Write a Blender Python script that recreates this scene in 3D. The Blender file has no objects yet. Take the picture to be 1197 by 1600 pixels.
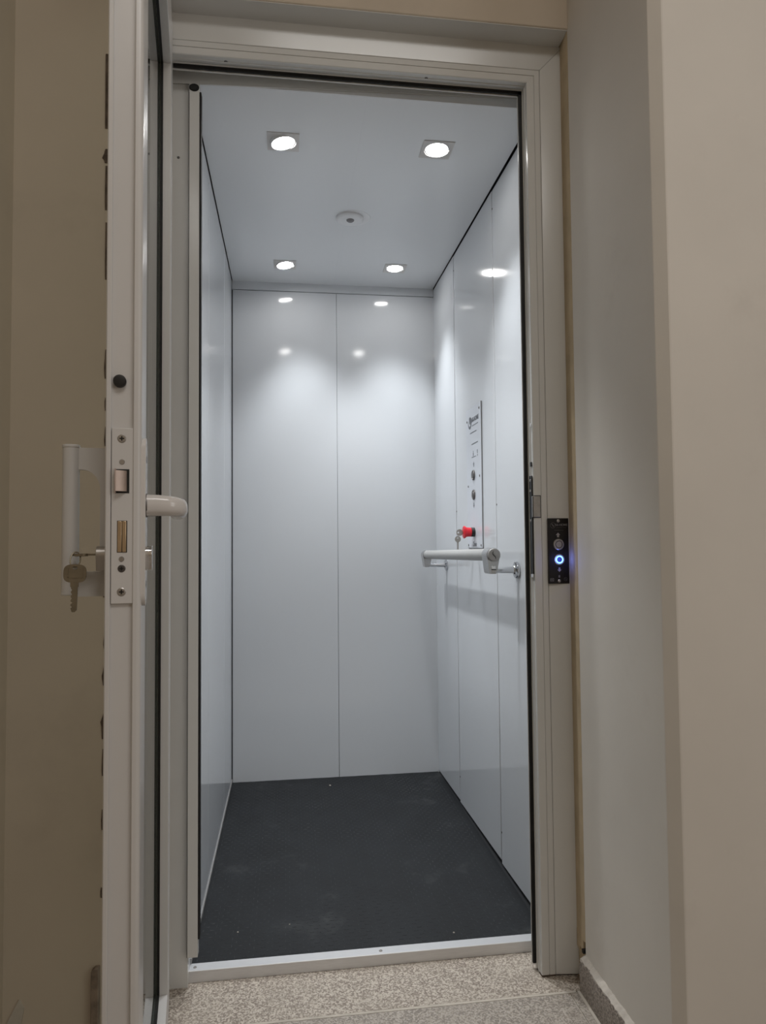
import bpy, bmesh, math, random
from mathutils import Matrix, Vector

random.seed(7)
SC = bpy.context.scene
COL = SC.collection
PI = math.pi

# ------------------------------------------------------------------ camera, world, lights, exposure
# X across the doorway, Y into the lift, Z up, metres; the hall floor is Z = 0
cam_d = bpy.data.cameras.new('camera')
cam = bpy.data.objects.new('camera', cam_d)
COL.objects.link(cam)
pitch, yaw, roll = 0.04108, 0.13695, -0.00881
fw = Vector((math.sin(yaw) * math.cos(pitch), math.cos(yaw) * math.cos(pitch), math.sin(pitch)))
rt = Vector((math.cos(yaw), -math.sin(yaw), 0))
up = rt.cross(fw)
rt2 = rt * math.cos(roll) + up * math.sin(roll)
up2 = up * math.cos(roll) - rt * math.sin(roll)
cam.matrix_world = Matrix(((rt2.x, up2.x, -fw.x, 0), (rt2.y, up2.y, -fw.y, 0), (rt2.z, up2.z, -fw.z, 0.9507), (0, 0, 0, 1)))
cam_d.sensor_fit = 'VERTICAL'
cam_d.sensor_height = 32.0
cam_d.lens = 1093.4 / 1600 * 32.0
cam_d.clip_start = 0.02
SC.camera = cam

world = bpy.data.worlds.new('world')
SC.world = world
world.use_nodes = True
world.node_tree.nodes['Background'].inputs[0].default_value = (0.9, 0.95, 1, 1)
world.node_tree.nodes['Background'].inputs[1].default_value = 0.02


def area_light(name, loc, target, sx, sy, power, color):
    d = bpy.data.lights.new(name, 'AREA')
    d.shape = 'RECTANGLE'
    d.size, d.size_y, d.energy, d.color = sx, sy, power, color
    o = bpy.data.objects.new(name, d)
    COL.objects.link(o)
    o.location = loc
    o.rotation_euler = (Vector(target) - Vector(loc)).to_track_quat('-Z', 'Y').to_euler()
    return o


area_light('hall_fill_light', (2.30, -1.20, 1.60), (0.30, 1.3, 1.1), 1.0, 1.4, 10.5, (1.0, 0.985, 0.965))  # added side fill for the hall, no window stands behind it
area_light('hall_ceiling_light', (0.42, -0.48, 2.77), (0.42, 0.0, 0.0), 1.0, 0.8, 19.0, (1.0, 0.98, 0.955))
DOWNLIGHT_W = 27.0

SC.view_settings.view_transform = 'Standard'
SC.view_settings.look = 'None'
SC.view_settings.exposure = 0.0
SC.view_settings.gamma = 1.0
SC.view_settings.use_curve_mapping = False


# ------------------------------------------------------------------ materials
def new_mat(name):
    m = bpy.data.materials.new(name)
    m.use_nodes = True
    nt = m.node_tree
    return m, nt, nt.nodes['Principled BSDF']


def lin(c):
    return tuple(((v / 255) / 12.92 if v <= 10 else ((v / 255 + 0.055) / 1.055) ** 2.4) for v in c)


def mat(name, color, rough=0.5, metal=0.0, spec=0.5, var=0.0, vscale=6.0, bump=0.0, bscale=200.0, coat=0.0,
        emit=None, estr=0.0, dirt=None, dscale=3.0, damt=0.0, stretch=(1, 1, 1)):
    m, nt, p = new_mat(name)
    N, L = nt.nodes.new, nt.links.new
    p.inputs['Base Color'].default_value = (*color, 1)
    p.inputs['Roughness'].default_value = rough
    p.inputs['Metallic'].default_value = metal
    p.inputs['Specular IOR Level'].default_value = spec
    p.inputs['Coat Weight'].default_value = coat
    if emit:
        p.inputs['Emission Color'].default_value = (*emit, 1)
        p.inputs['Emission Strength'].default_value = estr
    if var or bump or dirt:
        tc = N('ShaderNodeTexCoord')
        mp = N('ShaderNodeMapping')
        mp.inputs['Scale'].default_value = stretch
        L(tc.outputs['Object'], mp.inputs['Vector'])
    src = None
    if var:
        n = N('ShaderNodeTexNoise')
        n.inputs['Scale'].default_value = vscale
        n.inputs['Detail'].default_value = 5
        L(mp.outputs[0], n.inputs['Vector'])
        r = N('ShaderNodeValToRGB')
        r.color_ramp.elements[0].position, r.color_ramp.elements[1].position = 0.3, 0.7
        r.color_ramp.elements[0].color = (*[c * (1 - var) for c in color], 1)
        r.color_ramp.elements[1].color = (*[min(1, c * (1 + var)) for c in color], 1)
        L(n.outputs['Fac'], r.inputs['Fac'])
        src = r.outputs['Color']
    if dirt:
        n = N('ShaderNodeTexNoise')
        n.inputs['Scale'].default_value = dscale
        n.inputs['Detail'].default_value = 7
        n.inputs['Roughness'].default_value = 0.65
        L(mp.outputs[0], n.inputs['Vector'])
        r = N('ShaderNodeValToRGB')
        r.color_ramp.elements[0].position, r.color_ramp.elements[1].position = 0.58, 0.78
        r.color_ramp.elements[0].color, r.color_ramp.elements[1].color = (0, 0, 0, 1), (damt, damt, damt, 1)
        L(n.outputs['Fac'], r.inputs['Fac'])
        mx = N('ShaderNodeMix')
        mx.data_type = 'RGBA'
        L(r.outputs['Color'], mx.inputs['Factor'])
        mx.inputs['A'].default_value = (*color, 1)
        if src:
            L(src, mx.inputs['A'])
        mx.inputs['B'].default_value = (*dirt, 1)
        src = mx.outputs['Result']
    if src:
        L(src, p.inputs['Base Color'])
    if bump:
        n = N('ShaderNodeTexNoise')
        n.inputs['Scale'].default_value = bscale
        n.inputs['Detail'].default_value = 3
        L(mp.outputs[0], n.inputs['Vector'])
        b = N('ShaderNodeBump')
        b.inputs['Strength'].default_value = bump
        b.inputs['Distance'].default_value = 0.002
        L(n.outputs['Fac'], b.inputs['Height'])
        L(b.outputs['Normal'], p.inputs['Normal'])
    return m


def granite_mat(name, base, light, dark, tint=1.0):
    m, nt, p = new_mat(name)
    N, L = nt.nodes.new, nt.links.new
    tc = N('ShaderNodeTexCoord')
    n1 = N('ShaderNodeTexNoise'); n1.inputs['Scale'].default_value = 190; n1.inputs['Detail'].default_value = 4
    n2 = N('ShaderNodeTexVoronoi'); n2.inputs['Scale'].default_value = 300
    n3 = N('ShaderNodeTexNoise'); n3.inputs['Scale'].default_value = 7; n3.inputs['Detail'].default_value = 5
    for n in (n1, n2, n3):
        L(tc.outputs['Object'], n.inputs['Vector'])
    sep = N('ShaderNodeSeparateColor')
    L(n2.outputs['Color'], sep.inputs['Color'])
    n4 = N('ShaderNodeTexVoronoi'); n4.inputs['Scale'].default_value = 330
    L(tc.outputs['Object'], n4.inputs['Vector'])
    sep2 = N('ShaderNodeSeparateColor'); L(n4.outputs['Color'], sep2.inputs['Color'])
    ad = N('ShaderNodeMath'); ad.operation = 'MULTIPLY_ADD'
    L(n1.outputs['Fac'], ad.inputs[0]); ad.inputs[1].default_value = 0.75
    mu = N('ShaderNodeMath'); mu.operation = 'MULTIPLY_ADD'
    L(sep2.outputs[0], mu.inputs[0]); mu.inputs[1].default_value = 0.85; mu.inputs[2].default_value = -0.30
    L(mu.outputs[0], ad.inputs[2])
    r1 = N('ShaderNodeValToRGB')
    e = r1.color_ramp.elements
    e[0].position, e[0].color = 0.24, (*dark, 1)
    e[1].position, e[1].color = 0.48, (*base, 1)
    e3 = r1.color_ramp.elements.new(0.75); e3.color = (*light, 1)
    L(ad.outputs[0], r1.inputs['Fac'])
    r2 = N('ShaderNodeValToRGB')
    r2.color_ramp.elements[0].position, r2.color_ramp.elements[1].position = 0.74, 0.84
    r2.color_ramp.elements[0].color, r2.color_ramp.elements[1].color = (0, 0, 0, 1), (0.75, 0.75, 0.75, 1)
    L(sep.outputs[0], r2.inputs['Fac'])
    mx = N('ShaderNodeMix'); mx.data_type = 'RGBA'
    L(r2.outputs['Color'], mx.inputs['Factor'])
    L(r1.outputs['Color'], mx.inputs['A'])
    mx.inputs['B'].default_value = (*dark, 1)
    r3 = N('ShaderNodeValToRGB')
    r3.color_ramp.elements[0].position, r3.color_ramp.elements[1].position = 0.45, 0.75
    r3.color_ramp.elements[0].color, r3.color_ramp.elements[1].color = (0, 0, 0, 1), (0.45, 0.45, 0.45, 1)
    L(n3.outputs['Fac'], r3.inputs['Fac'])
    mx2 = N('ShaderNodeMix'); mx2.data_type = 'RGBA'
    L(r3.outputs['Color'], mx2.inputs['Factor'])
    L(mx.outputs['Result'], mx2.inputs['A'])
    mx2.inputs['B'].default_value = (*[c * 0.9 for c in base], 1)
    L(mx2.outputs['Result'], p.inputs['Base Color'])
    p.inputs['Roughness'].default_value = 0.6
    b = N('ShaderNodeBump'); b.inputs['Strength'].default_value = 0.15; b.inputs['Distance'].default_value = 0.001
    L(n1.outputs['Fac'], b.inputs['Height']); L(b.outputs['Normal'], p.inputs['Normal'])
    return m


def glass_mat(name, tint):
    m = bpy.data.materials.new(name)
    m.use_nodes = True
    nt = m.node_tree
    nt.nodes.clear()
    N, L = nt.nodes.new, nt.links.new
    out = N('ShaderNodeOutputMaterial')
    t = N('ShaderNodeBsdfTransparent'); t.inputs[0].default_value = (*tint, 1)
    g = N('ShaderNodeBsdfGlossy'); g.inputs['Roughness'].default_value = 0.01
    f = N('ShaderNodeFresnel'); f.inputs['IOR'].default_value = 1.5
    geo = N('ShaderNodeNewGeometry')
    io = N('ShaderNodeMapRange')
    io.inputs['To Min'].default_value, io.inputs['To Max'].default_value = 1.5, 1 / 1.5
    L(geo.outputs['Backfacing'], io.inputs['Value'])
    L(io.outputs[0], f.inputs['IOR'])
    mx = N('ShaderNodeMixShader')
    L(f.outputs[0], mx.inputs[0]); L(t.outputs[0], mx.inputs[1]); L(g.outputs[0], mx.inputs[2])
    L(mx.outputs[0], out.inputs[0])
    return m


M = {}
BEIGE_SHADED = (0.565, 0.482, 0.385)  # beige wall paint with the shade on left wall and lintel mixed in
BEIGE_LIT = (0.70, 0.655, 0.595)  # same beige paint, lightened for the better lit right niche wall and pier
M['paint'] = mat('beige_paint_shaded', BEIGE_SHADED, 0.75, spec=0.25, var=0.04, vscale=4, bump=0.08, bscale=60,
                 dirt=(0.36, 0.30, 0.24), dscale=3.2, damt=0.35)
M['pale'] = mat('beige_paint_lit', BEIGE_LIT, 0.75, spec=0.25, var=0.035, vscale=4, bump=0.08, bscale=60,
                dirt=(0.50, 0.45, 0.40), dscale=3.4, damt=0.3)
M['tan'] = mat('tan_plaster', (0.50, 0.40, 0.27), 0.8, spec=0.2, var=0.12, vscale=18, bump=0.3, bscale=90)
M['chip'] = mat('raw_plaster', (0.12, 0.09, 0.07), 0.95, spec=0.1, var=0.3, vscale=60, bump=0.6, bscale=120)
M['footchip'] = mat('brown_plaster_edge', (0.26, 0.20, 0.155), 0.95, spec=0.1, var=0.25, vscale=60, bump=0.5, bscale=120)
M['hallceil'] = mat('hall_ceiling_paint', (0.75, 0.72, 0.66), 0.8)
M['frame'] = mat('white_powder_coat', (0.648, 0.638, 0.612), 0.20, spec=0.5, var=0.015, vscale=9)
M['door'] = mat('white_door_coat', (0.617, 0.597, 0.578), 0.32, spec=0.5, var=0.015, vscale=9)
M['gloss'] = mat('glossy_white_plastic', (0.66, 0.63, 0.61), 0.12, spec=0.5)
M['grip'] = mat('satin_white_coat', (0.58, 0.565, 0.545), 0.4)
M['groove'] = mat('joint_shadow_seal', (0.09, 0.085, 0.08), 0.8)
M['rubber'] = mat('black_rubber', (0.012, 0.011, 0.010), 0.55, spec=0.3, var=0.3, vscale=40, bump=0.3, bscale=150)
M['dark'] = mat('dark_backing', (0.03, 0.032, 0.035), 0.8)
M['cabin'] = mat('glossy_cabin_panel', (0.69, 0.713, 0.742), 0.09, spec=0.5, var=0.008, vscale=2)
M['cabceil'] = mat('satin_ceiling_panel', (0.80, 0.815, 0.83), 0.22, spec=0.5)
M['mat'] = mat('black_rubber_mat', (0.0095, 0.011, 0.013), 0.62, spec=0.35, var=0.25, vscale=9,
               dirt=(0.085, 0.085, 0.085), dscale=4.5, damt=0.7, bump=0.2, bscale=180)
M['tread'] = mat('worn_rubber_tread', (0.026, 0.028, 0.031), 0.62, spec=0.35, var=0.3, vscale=12,
                 dirt=(0.15, 0.15, 0.15), dscale=5.5, damt=0.75)
M['alu'] = mat('brushed_aluminium', (0.74, 0.74, 0.75), 0.38, metal=0.55, var=0.04, vscale=40, stretch=(1, 20, 20))
M['satinalu'] = mat('satin_grey_tube', (0.44, 0.435, 0.42), 0.34, metal=0.15, spec=0.5)
M['capgrey'] = mat('grey_cap', (0.36, 0.355, 0.35), 0.4, metal=0.3)
M['clamp'] = mat('polished_clamp', (0.50, 0.50, 0.50), 0.22, metal=0.85)
M['postchrome'] = mat('post_chrome', (0.62, 0.63, 0.65), 0.08, metal=1.0)
M['chrome'] = mat('chrome', (0.82, 0.82, 0.83), 0.10, metal=1.0)
M['steel'] = mat('dull_steel', (0.48, 0.46, 0.44), 0.33, metal=0.9, var=0.1, vscale=80)
M['darksteel'] = mat('dark_steel', (0.14, 0.13, 0.125), 0.4, metal=0.7, var=0.2, vscale=60)
M['brass'] = mat('brass', (0.56, 0.42, 0.27), 0.35, metal=0.8, var=0.12, vscale=60)
M['bronze'] = mat('rose_bronze', (0.50, 0.40, 0.35), 0.45, metal=0.6, var=0.08, vscale=90)
M['keymetal'] = mat('worn_key_brass', (0.24, 0.205, 0.145), 0.42, metal=0.75, var=0.15, vscale=70)
M['keysteel'] = mat('nickel_key', (0.42, 0.40, 0.37), 0.3, metal=0.9)
M['plate'] = mat('engraved_panel_plate', (0.68, 0.71, 0.765), 0.22, spec=0.5)
M['ink'] = mat('dark_grey_print', (0.16, 0.17, 0.19), 0.5)
M['black'] = mat('black_plate', (0.010, 0.008, 0.007), 0.30, spec=0.4)
M['blackp'] = mat('black_plastic', (0.012, 0.012, 0.012), 0.4)
M['silverink'] = mat('silver_print', (0.34, 0.32, 0.31), 0.5)
M['midink'] = mat('soft_silver_print', (0.22, 0.21, 0.20), 0.5)
M['dimink'] = mat('dim_silver_print', (0.13, 0.12, 0.115), 0.5)
M['red'] = mat('red_plastic', (0.72, 0.015, 0.03), 0.32, spec=0.5)
M['blue'] = mat('blue_ring_light', (0.2, 0.5, 1.0), 0.4, emit=(0.08, 0.27, 1.0), estr=7.0)
M['bluecore'] = mat('blue_button_core', (0.05, 0.05, 0.10), 0.45, metal=0.0, spec=0.2)
M['white'] = mat('white_plastic', (0.80, 0.80, 0.81), 0.35)
M['trim'] = mat('downlight_trim', (0.62, 0.60, 0.585), 0.4)
M['lens'] = mat('grey_lens', (0.22, 0.21, 0.22), 0.25)
M['led'] = mat('led_face', (1, 1, 1), 0.4, emit=(1.0, 0.985, 0.96), estr=55.0)
M['granite'] = granite_mat('granite_slab', (0.46, 0.40, 0.33), (0.58, 0.515, 0.44), (0.235, 0.19, 0.155))
M['granite2'] = granite_mat('granite_slab_worn', (0.39, 0.34, 0.285), (0.46, 0.41, 0.36), (0.23, 0.20, 0.17))
M['skirt'] = granite_mat('granite_skirting', (0.28, 0.235, 0.20), (0.37, 0.32, 0.275), (0.15, 0.125, 0.105))
M['grout'] = mat('pale_grout', (0.50, 0.45, 0.385), 0.9, var=0.1, vscale=30, bump=0.4, bscale=100)
M['dust'] = mat('rough_mortar', (0.56, 0.51, 0.45), 0.95, spec=0.1, var=0.12, vscale=50, bump=0.6, bscale=140)
M['glass'] = glass_mat('door_glass', (0.86, 0.90, 0.88))


# ------------------------------------------------------------------ mesh builder
class MB:
    """collects shapes; build() links them as one mesh object, T maps local shapes into the scene"""

    def __init__(s, T=None):
        s.bm = bmesh.new()
        s.T = T

    def _v(s, pts):
        return [s.bm.verts.new(p) for p in pts]

    def box(s, lo, hi):
        (a, b, c), (d, e, f) = lo, hi
        v = s._v([(a, b, c), (d, b, c), (d, e, c), (a, e, c), (a, b, f), (d, b, f), (d, e, f), (a, e, f)])
        for q in ((3, 2, 1, 0), (4, 5, 6, 7), (0, 1, 5, 4), (1, 2, 6, 5), (2, 3, 7, 6), (3, 0, 4, 7)):
            s.bm.faces.new([v[i] for i in q])
        return s

    def prism(s, poly, a, b, axis):
        """closed 2-D polygon swept along axis 'x' (poly = y,z), 'y' (poly = x,z) or 'z' (poly = x,y)"""
        def P(q, t):
            return {'x': (t, q[0], q[1]), 'y': (q[0], t, q[1]), 'z': (q[0], q[1], t)}[axis]
        lo, hi = s._v([P(q, a) for q in poly]), s._v([P(q, b) for q in poly])
        n = len(poly)
        f1 = s.bm.faces.new(lo); f2 = s.bm.faces.new(hi)
        for i in range(n):
            s.bm.faces.new((lo[i], lo[(i + 1) % n], hi[(i + 1) % n], hi[i]))
        if n > 4:
            f1.normal_update(); f2.normal_update()
            bmesh.ops.triangulate(s.bm, faces=[f1, f2], ngon_method='EAR_CLIP')
        return s

    def loft(s, rings, close=True, cap=True):
        R = [s._v(r) for r in rings]
        n = len(R[0])
        for a, b in zip(R, R[1:]):
            for i in range(n):
                s.bm.faces.new((a[i], a[(i + 1) % n], b[(i + 1) % n], b[i]))
        if cap:
            s.bm.faces.new(R[0]); s.bm.faces.new(R[-1])
        return s

    def lathe(s, p, d, prof, seg=24):
        """prof = (distance along d, radius) pairs; starts and ends closed"""
        d = Vector(d).normalized()
        a = d.orthogonal().normalized()
        b = d.cross(a)
        p = Vector(p)
        return s.loft([[p + d * t + (a * math.cos(2 * PI * i / seg) + b * math.sin(2 * PI * i / seg)) * max(r, 1e-5) for i in range(seg)]
                       for t, r in prof])

    def cyl(s, p0, p1, r, seg=20, r2=None, ch=0.0):
        p0, p1 = Vector(p0), Vector(p1)
        L = (p1 - p0).length
        r2 = r if r2 is None else r2
        pr = [(0, r), (L, r2)]
        if ch:
            pr = [(0, r - ch), (ch, r), (L - ch, r2), (L, r2 - ch)]
        return s.lathe(p0, p1 - p0, pr, seg)

    def tube(s, pts, r, seg=10, closed=False):
        pts = [Vector(p) for p in pts]
        n = len(pts)
        rings, prev = [], None
        for i, p in enumerate(pts):
            if closed:
                d = (pts[(i + 1) % n] - pts[i - 1]).normalized()
            else:
                d = (pts[min(i + 1, n - 1)] - pts[max(i - 1, 0)]).normalized()
            a = d.orthogonal().normalized() if prev is None else (prev - d * prev.dot(d)).normalized()
            prev = a
            b = d.cross(a)
            rr = r[i] if isinstance(r, (list, tuple)) else r
            rings.append([p + (a * math.cos(2 * PI * k / seg) + b * math.sin(2 * PI * k / seg)) * rr for k in range(seg)])
        if closed:
            rings.append(rings[0])
            R = [s._v(q) for q in rings[:-1]]
            R.append(R[0])
            for a, b in zip(R, R[1:]):
                for i in range(seg):
                    s.bm.faces.new((a[i], a[(i + 1) % seg], b[(i + 1) % seg], b[i]))
            return s
        return s.loft(rings)

    def build(s, name, m, parent=None, bevel=0.0, smooth=35, local=False, bseg=2):
        bm = s.bm
        bmesh.ops.recalc_face_normals(bm, faces=bm.faces)
        if s.T is not None:
            bmesh.ops.transform(bm, matrix=s.T, verts=bm.verts)
        me = bpy.data.meshes.new(name)
        bm.to_mesh(me)
        bm.free()
        me.materials.append(m)
        if smooth:
            for p in me.polygons:
                p.use_smooth = True
            me.set_sharp_from_angle(angle=math.radians(smooth))
        o = bpy.data.objects.new(name, me)
        COL.objects.link(o)
        if bevel:
            b = o.modifiers.new('edge', 'BEVEL')
            b.width, b.segments, b.limit_method, b.angle_limit = bevel, bseg, 'ANGLE', math.radians(40)
        attach(o, parent, local)
        return o


def world_of(o):
    m = Matrix.LocRotScale(o.location, o.rotation_euler, o.scale)
    return m if o.parent is None else world_of(o.parent) @ o.matrix_parent_inverse @ m


def attach(o, parent, local=False):
    if parent is not None:
        o.parent = parent
        if not local:
            o.matrix_parent_inverse = world_of(parent).inverted()


def thing(name, loc, label, cat, group=None, rotz=0.0):
    o = bpy.data.objects.new(name, None)
    o.empty_display_size = 0.05
    COL.objects.link(o)
    o.location = loc
    o.rotation_euler = (0, 0, rotz)
    return tag(o, label, cat, group)


def tag(o, label, cat=None, group=None):
    o['label'] = label
    if cat:
        o['category'] = cat
    if group:
        o['group'] = group
    return o


def setting(name, loc, label=None, cat=None, rotz=0.0):
    o = bpy.data.objects.new(name, None)
    o.empty_display_size = 0.05
    COL.objects.link(o)
    o.location = loc
    o.rotation_euler = (0, 0, rotz)
    o['kind'] = 'structure'
    if label:
        tag(o, label, cat)
    return o


def struct(o, label=None, cat=None):
    o['kind'] = 'structure'
    if label:
        tag(o, label, cat)
    return o


def letters(name, text, size, mtx, m, parent, extrude=0.0003, font_shear=0.0, align='CENTER', bold=0.0):
    c = bpy.data.curves.new(name, 'FONT')
    c.body, c.size, c.extrude, c.align_x, c.align_y = text, size, extrude, align, 'CENTER'
    c.shear = font_shear
    c.offset = bold
    c.resolution_u = 3
    tmp = bpy.data.objects.new('tmp', c)
    COL.objects.link(tmp)
    me = bpy.data.meshes.new_from_object(tmp.evaluated_get(bpy.context.evaluated_depsgraph_get()))
    bpy.data.objects.remove(tmp)
    bpy.data.curves.remove(c)
    me.name = name
    me.materials.clear()
    me.materials.append(m)
    o = bpy.data.objects.new(name, me)
    COL.objects.link(o)
    o.matrix_world = mtx
    loc, rot, sca = mtx.decompose()
    o.location, o.rotation_euler, o.scale = loc, rot.to_euler(), sca
    attach(o, parent)
    return o


def screw(mb, p, d, r, h=0.0012):
    """a domed screw head"""
    return mb.lathe(p, d, [(-0.001, r), (h * 0.4, r), (h, r * 0.72), (h * 1.05, r * 0.4), (h * 0.55, r * 0.3), (h * 0.5, 0)], 14)


# ------------------------------------------------------------------ hall shell
GZ, CZ = 0.0, 2.80                # hall floor and ceiling
SILL = 0.0251                     # lift floor level
fl = setting('floor', (0.2, 1.0, 0), 'speckled granite slab floor of the hall with pale joints', 'floor')
MB().box((-0.47, -1.65, -0.06), (2.8, 1.66, -0.0035)).build('grout_bed', M['grout'], fl)
JY = 1.4455
MB().box((-0.46, JY + 0.0025, -0.03), (0.66, 1.65, 0.0)).build('stone_slab', M['granite'], fl, bevel=0.0006)
xs = [-0.46, 0.585, 1.19, 1.79, 2.4, 2.79]
ys = [JY - 0.0025, 0.84, 0.235, -0.37, -0.975, -1.62]
for i in range(len(xs) - 1):
    for j in range(len(ys) - 1):
        MB().box((xs[i] + 0.0015, ys[j + 1] + 0.0015, -0.03), (xs[i + 1] - 0.0015, ys[j] - 0.0015, -0.0008 - 0.0004 * ((i + j) % 2))).build(
            'stone_slab', M['granite2'], fl, bevel=0.0006)
b = MB()
b.box((-0.45, JY - 0.004, -0.02), (0.60, JY + 0.004, -0.0003))
b.prism([(0.597, 1.03), (0.603, 1.03), (0.609, JY), (0.603, JY)], -0.02, 0.0002, 'z')
b.build('grout_line', M['grout'], fl)

# side wall of the niche, its rounded corner and the pier face beyond
wr = setting('wall_right', (0.9, 1.3, 0), 'beige painted niche wall and pier beside the lift frame', 'wall')
MB().prism([(0.6215, 1.440), (0.6215, 1.1043), (0.66, 1.1043), (0.66, 1.440)], GZ, CZ, 'z').build('niche_side', M['pale'], wr)
MB().prism([(0.6213, 1.1042), (0.6218, 1.1020), (0.6376, 1.0852), (0.6400, 1.0845), (0.66, 1.09), (0.66, 1.1042)], GZ, CZ, 'z').build('corner_bead', M['pale'], wr, smooth=0)
MB().prism([(0.6402, 1.0845), (2.80, 1.0845), (2.80, 1.25), (0.6402, 1.25)], GZ, CZ, 'z').build('pier_face', M['pale'], wr)
MB().box((2.74, -1.65, GZ), (2.80, 1.084, CZ)).build('hall_side', M['pale'], wr)

# reveal between the frame and the niche wall, with a broken foot
b = MB()
rev = [(0.6268, 1.60), (0.6262, 1.50), (0.6205, 1.4445), (0.6225, 1.440), (0.66, 1.440), (0.66, 1.60)]
b.prism(rev, 0.100, CZ, 'z')
t1 = b.build('trim_1', M['tan'])
struct(t1, 'tan plaster reveal strip between white frame and niche wall, broken at its foot', 'trim')
b = MB()
b.prism([(0.6290, 1.60), (0.6290, 1.45), (0.66, 1.44), (0.66, 1.60)], 0.0, 0.101, 'z')
b.build('broken_foot', M['tan'], t1)
b = MB()
for k in range(7):
    y = 1.452 + k * 0.008
    b.prism([(0.6215 + k * 0.0007, y), (0.6290, y - 0.001), (0.6290, y + 0.0085), (0.6215 + k * 0.0007, y + 0.008)], 0.078 + 0.010 * random.random() - 0.004 * k * (k < 5), 0.103, 'z')
b.build('plaster_edge', M['tan'], t1, smooth=0)
MB().box((0.618, 1.4445, 0.0745), (0.6285, 1.452, 0.082)).build('plaster_hole', M['rubber'], t1)

# niche wall and pier behind the open door, chipped along the corner
wl = setting('wall_left', (-0.42, 1.2, 0), 'beige wall behind the open lift door with a chipped plaster corner', 'wall')
b = MB()
zs = [0.0, 0.3]
rows, z = [], 0.0
while z < CZ:
    rows.append((z, random.choice((0, 0, 0, 0.0005, 0.001, 0.0015))))
    z += 0.02 + 0.03 * random.random()
rows.append((CZ, 0))
fr = [[(-0.415, 1.12, z), (-0.2740 - c, 1.12, z), (-0.2740 - c, 1.128, z), (-0.415, 1.128, z)] for z, c in rows]
b.loft(fr)
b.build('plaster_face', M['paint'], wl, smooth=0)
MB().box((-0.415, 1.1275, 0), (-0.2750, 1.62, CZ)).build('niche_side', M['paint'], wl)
def edge_x(z):       # where the open door hides the rest of the corner
    k = [(0.0, -.2790), (.3, -.2780), (.8, -.2757), (1.1, -.2764), (1.5, -.2790), (1.75, -.2808), (3, -.283)]
    for (z0, x0), (z1, x1) in zip(k, k[1:]):
        if z <= z1:
            return x0 + (x1 - x0) * (z - z0) / (z1 - z0)


b = MB()
for z, h, w in ((1.60, .12, .0003), (1.545, .022, .0040), (1.47, .07, .0006), (1.36, .09, .0004), (1.205, .045, .0014), (1.155, .02, .0010), (1.10, .03, .0012),
                (0.868, .022, .0042), (0.79, .02, .0010), (0.735, .03, .0022), (0.655, .038, .0045), (0.60, .04, .0012), (.52, .03, .0008), (.42, .015, .0012)):
    n = 6
    e0 = edge_x(z)
    poly = [(-0.2730, z)] + [(e0 - w * (0.4 + 0.8 * random.random()) * math.sin(PI * (i + .6) / (n + .2)), z + h * i / n) for i in range(n + 1)] + [(-0.2730, z + h)]
    b.prism(poly, 1.1188, 1.1215, 'y')
b.build('plaster_chip', M['chip'], wl, smooth=0)
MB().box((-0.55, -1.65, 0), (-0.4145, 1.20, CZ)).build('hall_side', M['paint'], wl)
MB().prism([(-0.2905, 0.0), (-0.278, 0.0), (-0.278, 0.322), (-0.284, 0.322), (-0.2885, 0.318)], 1.109, 1.1198, 'y').build('broken_foot', M['footchip'], wl, bevel=0.001)
MB().prism([(-0.4145, 0.20), (-0.391, 0.228), (-0.384, 0.27), (-0.391, 0.283), (-0.402, 0.262), (-0.4145, 0.236)], 1.1178, 1.1205, 'y').build('plaster_smear', M['grout'], wl)

# wall over the doorway, its soffit, and the rest of the hall
wf = setting('wall_front', (0.2, 1.5, 2.5), 'beige lintel wall above the white lift frame', 'wall')
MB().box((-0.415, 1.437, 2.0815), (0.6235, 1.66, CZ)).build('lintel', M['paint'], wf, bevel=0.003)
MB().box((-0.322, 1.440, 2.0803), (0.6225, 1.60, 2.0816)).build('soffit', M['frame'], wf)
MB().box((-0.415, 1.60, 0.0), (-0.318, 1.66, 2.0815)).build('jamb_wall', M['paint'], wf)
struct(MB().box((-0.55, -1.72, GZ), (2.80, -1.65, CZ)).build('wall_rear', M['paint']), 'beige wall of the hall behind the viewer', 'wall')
struct(MB().box((-0.55, -1.72, CZ), (2.80, 1.66, CZ + 0.06)).build('ceiling_hall', M['hallceil']), 'pale ceiling of the hall', 'ceiling')

# granite skirting along the niche wall
b = MB()
n = 26
R = []
for i in range(n + 1):
    y = 1.443 + (1.105 - 1.443) * i / n
    j = (random.random() - .5) * .0035
    k = (random.random() - .5) * .002
    x0 = 0.6085 + 0.0 * i
    if i == 0:
        k -= 0.006
    R.append([(x0, y, 0), (x0 - 0.0008, y, 0.06 + k), (x0 + 0.0015 + j * .4, y, 0.066 + k), (0.6225, y, 0.0705 + j), (0.6225, y, 0)])
b.loft(R)
bb = b.build('baseboard_right', M['skirt'], smooth=25)
b = MB()
R = []
for i in range(41):
    y = 1.4440 + (1.104 - 1.4440) * i / 40
    j, k = (random.random() - .5) * .004, (random.random() - .5) * .003
    R.append([(0.6092 + k * .3, y, 0.0625 + j * .3), (0.6100 + k, y, 0.0672 + j * .4), (0.6180 + k, y, 0.0722 + j * .6), (0.6226, y, 0.0745 + j), (0.6226, y, 0.0625)])
b.loft(R)
b.build('rough_top', M['dust'], bb, smooth=0)
struct(bb, 'speckled granite skirting along the foot of the niche wall', 'baseboard')

# ------------------------------------------------------------------ white door frame
FX0, FX1, FZ = -0.2450, 0.5464, 1.9955     # opening sides and top
df = setting('trim_2', (0.15, 1.5, 0), 'white powder coated aluminium door frame with mitred corner', 'door frame')
W = 0.0862


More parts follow.
